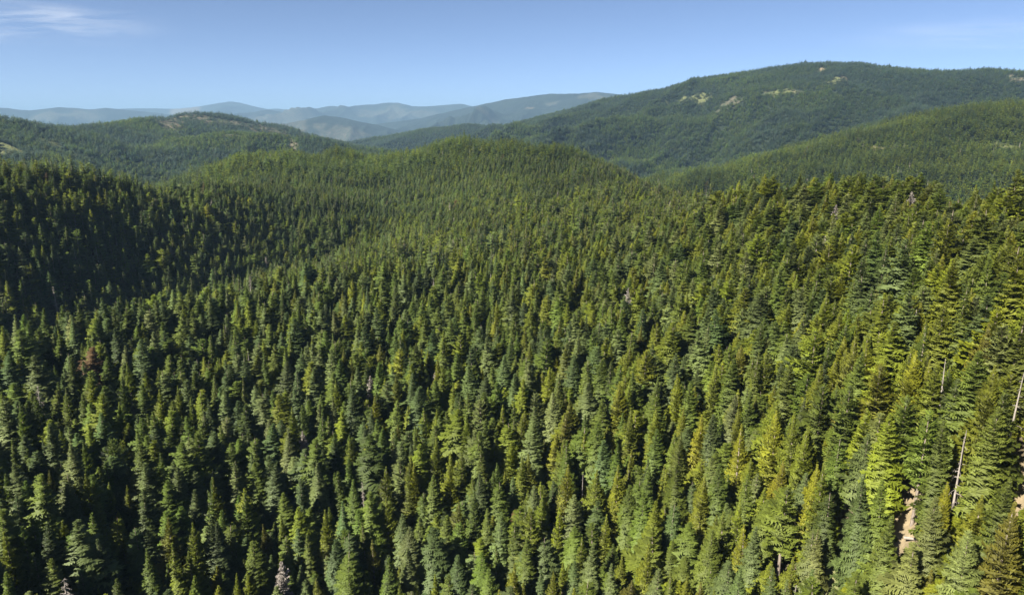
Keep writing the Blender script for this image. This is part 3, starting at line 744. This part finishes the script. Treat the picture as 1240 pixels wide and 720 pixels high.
# keep clear of the trees already read off the photograph, and leave their tops and the openings in sight
ok = np.ones(x.size, bool)
for i in range(nh):
    rad = 4.0 if T['sxy'][i] < 1.1 else 5.0
    ok &= np.hypot(x - HX[i], y - HY[i]) > rad
H_ = np.where(kind == 0, 31, np.where(kind == 1, 27, np.where(kind == 2, 33, 26)))
tx, ty, td = project(x, y, z + sz * H_)
bx_, by_, bd_ = project(x, y, z)
def covers(qx, qy, qd, wide=1.0):
    hw = F * 3.6 * sxy / td * wide
    f = (qy - ty) / np.maximum(by_ - ty, 1)
    return (td < qd) & (f > -.02) & (f < .85) & (np.abs(qx - tx - (bx_ - tx) * f) < hw * np.clip(f * 1.6 + .12, 0, 1))
shrink = np.ones(x.size)
for i in range(nh):
    for fr in (.02, .16, .32, .46):
        zz = T['z'][i] + (HZT[i] - T['z'][i]) * (1 - fr)
        qx, qy, qd = project(HX[i], HY[i], zz)
        c = covers(qx, qy, qd) & ok
        if not c.any(): continue
        # shorten the tree in front until its tip sits just under that point, or drop it when little would be left
        fq = (qy + 1.5 - ty[c]) / np.maximum(by_[c] - ty[c], 1)
        shrink[c] = np.minimum(shrink[c], 1 - fq)
for (px, py, hw, hh, kd), (c0, ax, bx, ha, hb, _k) in zip(OPEN, ELL):
    if py < 400: continue
    for u in (-.7, 0, .7):
        for w in (-.8, -.4, 0, .4, .8):
            qx, qy = px + u * hw, py + w * hh
            p = hit(qx, qy); qd = project(*p)[2]
            c = covers(qx, qy, qd, 1.1)
            fq = (qy + 1.0 - ty[c]) / np.maximum(by_[c] - ty[c], 1)
            shrink[c] = np.minimum(shrink[c], 1 - fq)
SH = np.array(sdir)
drop_hand = set()
for (px, py, hw, hh, kd), (c0, ax, bx, ha, hb, _k) in zip(OPEN, ELL):      # openings that lie in the sun: nothing tall between them and it
    if py < 400: continue
    for u in (-.6, 0, .6):
        for w in (-.6, 0, .6):
            p = hit(px + u * hw, py + w * hh)
            dx, dy = x - p[0], y - p[1]
            s_ = dx * SH[0] + dy * SH[1]; n2 = SH[0] ** 2 + SH[1] ** 2
            off = np.abs(dx * SH[1] - dy * SH[0]) / math.sqrt(n2)
            hray = p[2] + s_ / n2 * SH[2] - z
            if abs(u) < .1 and kd == 0:
                dx, dy = HX - p[0], HY - p[1]; sh = dx * SH[0] + dy * SH[1]
                hr = p[2] + sh / n2 * SH[2] - np.array(T['z']); fz = hr / (HZT - np.array(T['z'])); rr_ = np.array([KINDS[T['kind'][q]][T['var'][q]]['R'] * T['sxy'][q] for q in range(nh)])
                hits = np.where((sh > 0) & (fz < 1) & (np.abs(dx * SH[1] - dy * SH[0]) / math.sqrt(n2) < rr_ * np.clip(1.1 - fz, 0, .8)))[0]
                if len(hits): print('shade', px, py, w, [(int(hpx[q]), int(hpy[q]), T['kind'][q], round(float(fz[q]), 2)) for q in hits])
            c = (s_ > 0) & (off < 4.6 * sxy + .5) & (hray < sz * H_)
            shrink[c] = np.minimum(shrink[c], np.clip(hray[c] / (sz * H_)[c] - .05, 0, 1))
sz = sz * shrink; sxy = sxy * np.clip(shrink ** .6, .3, 1)
ok &= ((sz > .17) | ((sz > .045) & (openness(x, y).max(0) > .3))) & ((kind != 3) | (shrink > .8))
x, y, z, kind, sz, sxy = x[ok], y[ok], z[ok], kind[ok], sz[ok], sxy[ok]

def colours(kind, g):
    c = np.zeros((kind.size, 3)); nm = np.empty(kind.size, dtype=object)
    for k in range(4):
        m = np.where(kind == k)[0]
        names, pr = COLS[k]
        pick = g.choice(len(names), m.size, p=pr)
        nm[m] = np.array(names, dtype=object)[pick]
        c[m] = np.array([TINTS[n] for n in names])[pick]
    return c, nm

def vary(c, g):
    n = len(c)
    return c * np.exp(g.normal(0, .13, (n, 1))) * np.exp(g.normal(0, .035, (n, 3)))

c1, nm1 = colours(kind, rng)
hand_kind = np.array([KL.index(k) for k in T['kind']])
c0 = np.array([TINTS[n] for n in T['col']])
A_x, A_y, A_z = np.r_[HX, x], np.r_[HY, y], np.r_[np.array(T['z']), z]
A_k, A_c, A_n = np.r_[hand_kind, kind], np.r_[c0, c1], np.r_[np.array(T['col'], dtype=object), nm1]
A_sz, A_sxy = np.r_[np.array(T['sz']), sz], np.r_[np.array(T['sxy']), sxy]
A_rot = np.r_[np.array(T['rot']), rng.uniform(0, 6.28, x.size)]
nvar = np.array([6, 4, 3, 4])
A_v = np.r_[np.array(T['var']), (rng.uniform(0, 1, x.size) * nvar[kind]).astype(int)]
A_c = vary(A_c, rng)
_s = np.clip(A_x / np.hypot(A_x, A_y) + .08, 0, .6) / .6      # yellower to the right: stand colour plus frontal sunlight put into the tint
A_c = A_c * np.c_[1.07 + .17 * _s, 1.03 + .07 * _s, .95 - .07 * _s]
A_c[A_k == 3] = 1.0
A_hand = np.r_[np.ones(nh, bool), np.zeros(x.size, bool)]
KH = [np.array([p['H'] for p in KINDS[k]]) for k in KL]; KR = [np.array([p['R'] for p in KINDS[k]]) for k in KL]
A_H = np.array([KH[k][v] for k, v in zip(A_k, A_v)]) * A_sz
A_R = np.array([KR[k][v] for k, v in zip(A_k, A_v)]) * A_sxy

# ------------------------------------------------------------------ the forest mass: everything past the largest single trees
def make_mass(name, label, pts, rot, scale, tint, which):
    me = bpy.data.meshes.new(name)
    me.vertices.add(len(pts)); me.vertices.foreach_set('co', np.ascontiguousarray(pts, dtype=np.float32).ravel())
    for nme, typ, arr, key in (('rot', 'FLOAT_VECTOR', rot, 'vector'), ('size', 'FLOAT_VECTOR', scale, 'vector'), ('tint', 'FLOAT_VECTOR', tint, 'vector'), ('which', 'INT', which, 'value')):
        at_ = me.attributes.new(nme, typ, 'POINT')
        at_.data.foreach_set(key, np.ascontiguousarray(arr, dtype=np.int32 if typ == 'INT' else np.float32).ravel())
    o = link(name, me)
    md = o.modifiers.new('trees', 'NODES')
    ng = bpy.data.node_groups.new(name, 'GeometryNodeTree')
    ng.interface.new_socket('Geometry', in_out='INPUT', socket_type='NodeSocketGeometry')
    ng.interface.new_socket('Geometry', in_out='OUTPUT', socket_type='NodeSocketGeometry')
    nd, lk = ng.nodes, ng.links
    gi, go = nd.new('NodeGroupInput'), nd.new('NodeGroupOutput')
    m2p = nd.new('GeometryNodeMeshToPoints')
    ci = nd.new('GeometryNodeCollectionInfo'); ci.inputs['Collection'].default_value = protos
    ci.inputs['Separate Children'].default_value = True; ci.inputs['Reset Children'].default_value = True
    ip = nd.new('GeometryNodeInstanceOnPoints'); ip.inputs['Pick Instance'].default_value = True
    def attr(nm, typ):
        a = nd.new('GeometryNodeInputNamedAttribute'); a.data_type = typ; a.inputs['Name'].default_value = nm
        return [s for s in a.outputs if s.enabled and s.name == 'Attribute'][0]
    e2r = nd.new('FunctionNodeEulerToRotation')
    lk.new(attr('rot', 'FLOAT_VECTOR'), e2r.inputs[0])
    lk.new(gi.outputs[0], m2p.inputs['Mesh']); lk.new(m2p.outputs[0], ip.inputs['Points'])
    lk.new(ci.outputs[0], ip.inputs['Instance']); lk.new(attr('which', 'INT'), ip.inputs['Instance Index'])
    lk.new(e2r.outputs[0], ip.inputs['Rotation']); lk.new(attr('size', 'FLOAT_VECTOR'), ip.inputs['Scale'])
    lk.new(ip.outputs[0], go.inputs[0])
    md.node_group = ng
    o['kind'] = 'stuff'
    o['label'], o['category'] = label, 'forest'
    return o

# single trees: per kind the ones that show largest in the frame
tx, ty, td = project(A_x, A_y, A_z + A_H)
mx_, my_, md_ = project(A_x, A_y, A_z + A_H * .75)
inframe = (mx_ > -6) & (mx_ < W0 + 6) & (ty < H0 - 12) & (my_ > 0)
size_px = F * 2 * A_R / td * np.clip((np.minimum(project(A_x, A_y, A_z + A_H * .35)[1], H0) - ty), 1, None)
size_px = np.where(inframe, size_px, 0) * np.where(A_hand, 3.0, 1.0)
SINGLE = np.zeros(len(A_x), bool)
for k, cap in ((0, 290), (1, 200), (2, 60), (3, 24)):
    m = np.where((A_k == k) & (size_px > 0))[0]
    SINGLE[m[np.argsort(-size_px[m])[:cap]]] = True

near_m = ~SINGLE
d_ = np.hypot(A_x, A_y)
lod = np.where(d_ > 560, 1, 0)
which = np.zeros(len(A_x), int)
for i in np.where(near_m)[0]:
    k = KL[A_k[i]]
    lst = PROTO[(k, 0)] if (k == 'dead' or lod[i] == 0) else PROTO[(k, 1)]
    which[i] = lst[A_v[i] % len(lst)]
def tilts(n): return rng.normal(0, .03, n)
idn = np.where(near_m)[0]
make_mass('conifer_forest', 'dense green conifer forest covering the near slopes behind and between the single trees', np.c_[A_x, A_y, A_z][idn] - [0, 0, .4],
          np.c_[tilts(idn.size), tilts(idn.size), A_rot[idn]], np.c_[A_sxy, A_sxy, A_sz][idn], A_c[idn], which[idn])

mid = list(populate(7.2, 900, 2300))
mid[4] = np.clip(np.exp(rng.normal(-.36, .11, mid[0].size)), .45, 1) * (1 + .45 * fbm(mid[0], mid[1], 60, 78, 3)); mid[5] = np.exp(rng.normal(.16, .12, mid[0].size))
ck, _n = colours(mid[3], rng)
wm_ = np.array([PROTO[(KL[k], 1)][int(rng.integers(len(PROTO[(KL[k], 1)])))] if (k != 3 and r_ < 1250) else (PROTO[('dead', 0)][2] if k == 3 else PROTO[('far', 2)][int(rng.integers(10))]) for k, r_ in zip(mid[3], np.hypot(mid[0], mid[1]))])
n_ = mid[0].size
ck[mid[3] == 3] = .25 if False else 1.0
make_mass('ridge_forest', 'conifer forest on the middle ridges and the rounded knoll', np.c_[mid[0], mid[1], mid[2] - .5], np.c_[tilts(n_), tilts(n_), rng.uniform(0, 6.28, n_)],
          np.c_[mid[5], mid[5], mid[4]], vary(ck, rng) * (.93 * (1 + .6 * fbm(mid[0], mid[1], 110, 83, 3)))[:, None], wm_)  # broad tint patches: stand variety and shadow patches put into the colour

xf, yf = scatter(14.0, 2300, 6600, 46)
o = openness(xf, yf).max(0)
m = (o * rng.uniform(.5, 1.5, xf.size) < .47) & (rng.uniform(0, 1, xf.size) > .10 + .35 * np.clip(fbm(xf, yf, 130, 19, 3), 0, 1))
xf, yf = xf[m], yf[m]
n_ = xf.size
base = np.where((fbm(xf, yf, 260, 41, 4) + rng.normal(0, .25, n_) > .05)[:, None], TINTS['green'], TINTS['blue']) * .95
base = base * np.array([.90, .92, 1.6])  # blue-grey of distance haze put into the needle tints
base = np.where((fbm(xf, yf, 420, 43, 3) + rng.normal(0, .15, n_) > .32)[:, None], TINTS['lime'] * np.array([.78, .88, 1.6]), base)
sf = np.clip(np.exp(rng.normal(-.30, .16, n_)), .45, 1.0) * (1 + .25 * fbm(xf, yf, 200, 47, 3))
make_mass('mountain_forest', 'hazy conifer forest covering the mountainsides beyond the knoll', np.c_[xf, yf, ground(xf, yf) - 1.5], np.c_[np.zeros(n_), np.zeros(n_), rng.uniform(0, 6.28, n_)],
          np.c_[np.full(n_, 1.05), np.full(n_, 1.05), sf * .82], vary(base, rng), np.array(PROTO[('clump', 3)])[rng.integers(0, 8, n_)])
print('trees', len(A_x), 'single', SINGLE.sum(), 'mid', mid[0].size, 'far', n_, 'hand', nh)
for k in range(4): print(KL[k], ((A_k == k) & SINGLE).sum())

# ------------------------------------------------------------------ the single trees
NAMES = {0: ('fir_tree', 'fir tree', 'fir trees of the near forest'), 1: ('cedar_tree', 'cedar tree', 'cedar trees of the near forest'), 2: ('pine_tree', 'pine tree', 'pine trees of the near forest'), 3: ('dead_tree', 'dead tree', 'dead trees standing in the forest')}
# a label for each single tree: its look, then the tree it stands beside, then the part of the forest it stands in
HUE = {'blue': 'blue-green', 'green': 'mid-green', 'dark': 'dark green', 'sage': 'pale sage-green', 'yellow': 'bright yellow-green', 'lime': 'lime-green', 'olive': 'olive-brown', 'grey': 'grey', 'rust': 'rust-brown dying'}
HUE2 = {'blue': 'blue-green', 'green': 'mid-green', 'dark': 'dark', 'sage': 'sage-green', 'yellow': 'yellow-green', 'lime': 'lime-green', 'olive': 'olive', 'grey': 'grey', 'rust': 'rust-brown'}
NOUN = {0: 'fir', 1: 'cedar', 2: 'pine', 3: 'dead tree'}
sidx = np.where(SINGLE)[0]
cpx, cpy, cdp = project(A_x, A_y, A_z + A_H * .8)
def words_of(i):
    k = int(A_k[i]); same = sidx[A_k[sidx] == k]
    qh = (A_H[same] < A_H[i]).mean(); qs = ((A_R / A_H)[same] < A_R[i] / A_H[i]).mean()
    size = 'tall' if qh > .66 else 'short' if qh < .33 else ''
    if k == 3: form = 'bare' if A_v[i] != 1 else 'bushy bare-branched'
    else: form = 'broad' if qs > .66 else 'slender' if qs < .33 else ('medium' if not size else '')
    return ' '.join(w for w in (size, form, HUE[A_n[i]], NOUN[k]) if w)
def zone_of(i):
    x_, y_ = cpx[i], cpy[i]
    c = ['far left', 'left', 'left of centre', 'right of centre', 'right', 'far right'][int(np.clip(x_ / W0 * 6, 0, 5))]
    r = 'along the bottom edge' if y_ > 630 else 'in the lower forest' if y_ > 540 else 'in the middle forest' if y_ > 430 else 'on the upper slope'
    return r + ', ' + c
def relations(i):
    d = np.hypot(cpx[sidx] - cpx[i], (cpy[sidx] - cpy[i]) * .8)
    out_ = []
    for j in sidx[np.argsort(d)][1:7]:
        if A_k[j] == A_k[i] and A_n[j] == A_n[i]: continue
        dx, dy = cpx[j] - cpx[i], cpy[j] - cpy[i]
        if abs(dx) > abs(dy): w = 'just left of' if dx > 0 else 'just right of'
        else: w = 'in front of' if cdp[j] > cdp[i] else 'behind'
        art = 'an' if HUE2[A_n[j]][0] in 'aeiou' else 'a'
        out_.append('%s %s %s %s' % (w, art, HUE2[A_n[j]] if A_k[j] != 3 else '', NOUN[int(A_k[j])]))
        out_[-1] = out_[-1].replace('a  dead', 'a dead').replace('an  dead', 'a dead')
    return out_ + ['']
LABELS, used_ = {}, {}
for i in sidx[np.argsort(-size_px[sidx])]:
    w_, z_ = words_of(i), zone_of(i)
    cand = [' '.join((w_ + ' ' + r_ + ' ' + z_).split()) for r_ in relations(i)]
    cand = [c for c in cand if len(c.split()) <= 16] or [w_ + ' ' + z_]
    pick = next((c for c in cand if c not in used_), cand[0])
    used_[pick] = used_.get(pick, 0) + 1
    LABELS[int(i)] = pick
print('labels', len(LABELS), 'different', len(used_))

_by = {}
for i, s_ in LABELS.items(): _by.setdefault(s_, []).append(i)
for s_, ii in _by.items():
    ii.sort(key=lambda q: cpx[q])
    words_ = {2: ['left-hand', 'right-hand'], 3: ['leftmost', 'middle', 'rightmost']}.get(len(ii))
    if words_:
        for q, w_ in zip(ii, words_):
            if len(s_.split()) < 16: LABELS[q] = w_ + ' ' + s_

order = np.where(SINGLE)[0]
for i in order:
    k = int(A_k[i]); nm, cat, grp = NAMES[k]
    p = KINDS[KL[k]][A_v[i]]
    e = link(nm, None)
    e.location = (A_x[i], A_y[i], A_z[i] - .3); e.rotation_euler = (rng.normal(0, .015), rng.normal(0, .015), A_rot[i]); e.scale = (A_sxy[i], A_sxy[i], A_sz[i])
    e.empty_display_size = 2
    e['label'], e['category'], e['group'] = LABELS[i], cat, grp
    t_ = link('trunk', p['trunk'], e)
    c_ = link('crown' if k != 3 else 'branches', p['crown'], e)
    if k == 3: c_['kind'] = 'stuff'
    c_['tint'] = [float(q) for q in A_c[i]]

# ------------------------------------------------------------------ air: one closed box of thin haze round the whole scene
zt, zb = float(max(GZ.max() + 40, 60)), float(GZ.min() - 1)
hx = 45000.0
hv = np.array([(sx * hx, sy * hx, sz_) for sz_ in (zb, zt) for sx, sy in ((-1, -1), (1, -1), (1, 1), (-1, 1))])
hf = np.array([(3, 2, 1, 0), (4, 5, 6, 7), (0, 1, 5, 4), (1, 2, 6, 5), (2, 3, 7, 6), (3, 0, 4, 7)])
m, nd, lk = new_mat('air')
pv = N(nd, 'ShaderNodeVolumePrincipled')
pv.inputs['Color'].default_value = HAZE_COLOR; pv.inputs['Density'].default_value = HAZE_DENSITY
m.cycles.homogeneous_volume = True
o_ = N(nd, 'ShaderNodeOutputMaterial'); lk.new(pv.outputs[0], o_.inputs['Volume'])
hz = link('haze', mesh_np('haze', hv, hf, [m])); hz['kind'] = 'stuff'; hz['label'], hz['category'] = 'thin blue haze lying over the hills', 'haze'

# ------------------------------------------------------------------ thin high cloud, far beyond and above the haze
def cirrus(name, label, box, alt, cover, seed):
    """wavy layers of ice cloud at one height, torn into streaks"""
    (xa, xb), (ya, yb) = box
    n = 40; vs, fs = [], []
    for l in range(4):
        gx, gy = np.meshgrid(np.linspace(xa, xb, n), np.linspace(ya, yb, n))
        gz = alt + l * 140.0 + 160 * fbm(gx, gy, 2600, seed + l, 3)
        gx = gx + 250 * l
        q = np.arange(n * n).reshape(n, n) + len(vs) * n * n
        vs.append(np.c_[gx.ravel(), gy.ravel(), gz.ravel()])
        fs.append(np.stack([q[:-1, :-1], q[:-1, 1:], q[1:, 1:], q[1:, :-1]], -1).reshape(-1, 4))
    m, nd, lk = new_mat(name)
    tc = N(nd, 'ShaderNodeTexCoord')
    mp = N(nd, 'ShaderNodeMapping'); mp.inputs['Rotation'].default_value = (0, 0, .35); mp.inputs['Scale'].default_value = (.00016, .00036, .0004); mp.inputs['Location'].default_value = (seed, seed * .7, 0)
    lk.new(tc.outputs['Object'], mp.inputs[0])
    nz = N(nd, 'ShaderNodeTexNoise'); nz.inputs['Scale'].default_value = 1.0; nz.inputs['Detail'].default_value = 7; nz.inputs['Roughness'].default_value = .6; nz.inputs['Distortion'].default_value = .6
    lk.new(mp.outputs[0], nz.inputs[0])
    gn = N(nd, 'ShaderNodeVectorMath', operation='SUBTRACT'); gn.inputs[1].default_value = (.5, .5, 0); lk.new(tc.outputs['Generated'], gn.inputs[0])
    g2 = N(nd, 'ShaderNodeVectorMath', operation='MULTIPLY'); g2.inputs[1].default_value = (2, 2, 0); lk.new(gn.outputs[0], g2.inputs[0])
    ln = N(nd, 'ShaderNodeVectorMath', operation='LENGTH'); lk.new(g2.outputs[0], ln.inputs[0])
    ed = N(nd, 'ShaderNodeMapRange'); ed.inputs['From Min'].default_value = .25; ed.inputs['From Max'].default_value = 1.0; ed.inputs['To Min'].default_value = 1; ed.inputs['To Max'].default_value = 0
    ed.interpolation_type = 'SMOOTHSTEP'; lk.new(ln.outputs['Value'], ed.inputs[0])
    st = N(nd, 'ShaderNodeMapRange'); st.inputs['From Min'].default_value = .44; st.inputs['From Max'].default_value = .72; st.inputs['To Max'].default_value = cover; lk.new(nz.outputs[0], st.inputs[0])
    al = N(nd, 'ShaderNodeMath', operation='MULTIPLY'); lk.new(ed.outputs[0], al.inputs[0]); lk.new(st.outputs[0], al.inputs[1])
    tr, df, tl = N(nd, 'ShaderNodeBsdfTransparent'), N(nd, 'ShaderNodeBsdfDiffuse'), N(nd, 'ShaderNodeBsdfTranslucent')
    df.inputs[0].default_value = tl.inputs[0].default_value = (.9, .9, .9, 1)
    m1 = N(nd, 'ShaderNodeMixShader'); m1.inputs[0].default_value = .5; lk.new(df.outputs[0], m1.inputs[1]); lk.new(tl.outputs[0], m1.inputs[2])
    m2 = N(nd, 'ShaderNodeMixShader'); lk.new(al.outputs[0], m2.inputs[0]); lk.new(tr.outputs[0], m2.inputs[1]); lk.new(m1.outputs[0], m2.inputs[2])
    o = N(nd, 'ShaderNodeOutputMaterial'); lk.new(m2.outputs[0], o.inputs[0])
    c = link(name, mesh_np(name, np.concatenate(vs), np.concatenate(fs), [m], smooth_=True))
    c['label'], c['category'] = label, 'cloud'
    return c
cirrus('cirrus_cloud', 'thin wispy white cloud with torn streaks at upper left of the sky', ((-37000, -14500), (21000, 41000)), 4000.0, .20, 3)
cirrus('cirrus_cloud', 'faint pale veil of high cloud above the right shoulder of the big mountain', ((14000, 40000), (26000, 44000)), 4000.0, .07, 9)

# ------------------------------------------------------------------ pale log lying at the foot of the bare slope
lp = hit(1108, 655)
lv, lf = make_trunk(77, 7.0, .33, stubs=5)
le = link('fallen_log', None); le.location = (lp[0], lp[1], ground(np.array([lp[0]]), np.array([lp[1]]))[0] + .25)
le.rotation_euler = (math.radians(84), 0, math.radians(63))
le['label'], le['category'] = 'pale weathered log lying on the bare tan slope between the firs', 'log'
link('trunk', mesh_np('log', lv[:42], lf[:70], [M_SNAG], smooth_=True), le)
lb = link('branches', mesh_np('log_branches', lv[42:], lf[70:] - 42, [M_SNAG]), le); lb['kind'] = 'stuff'
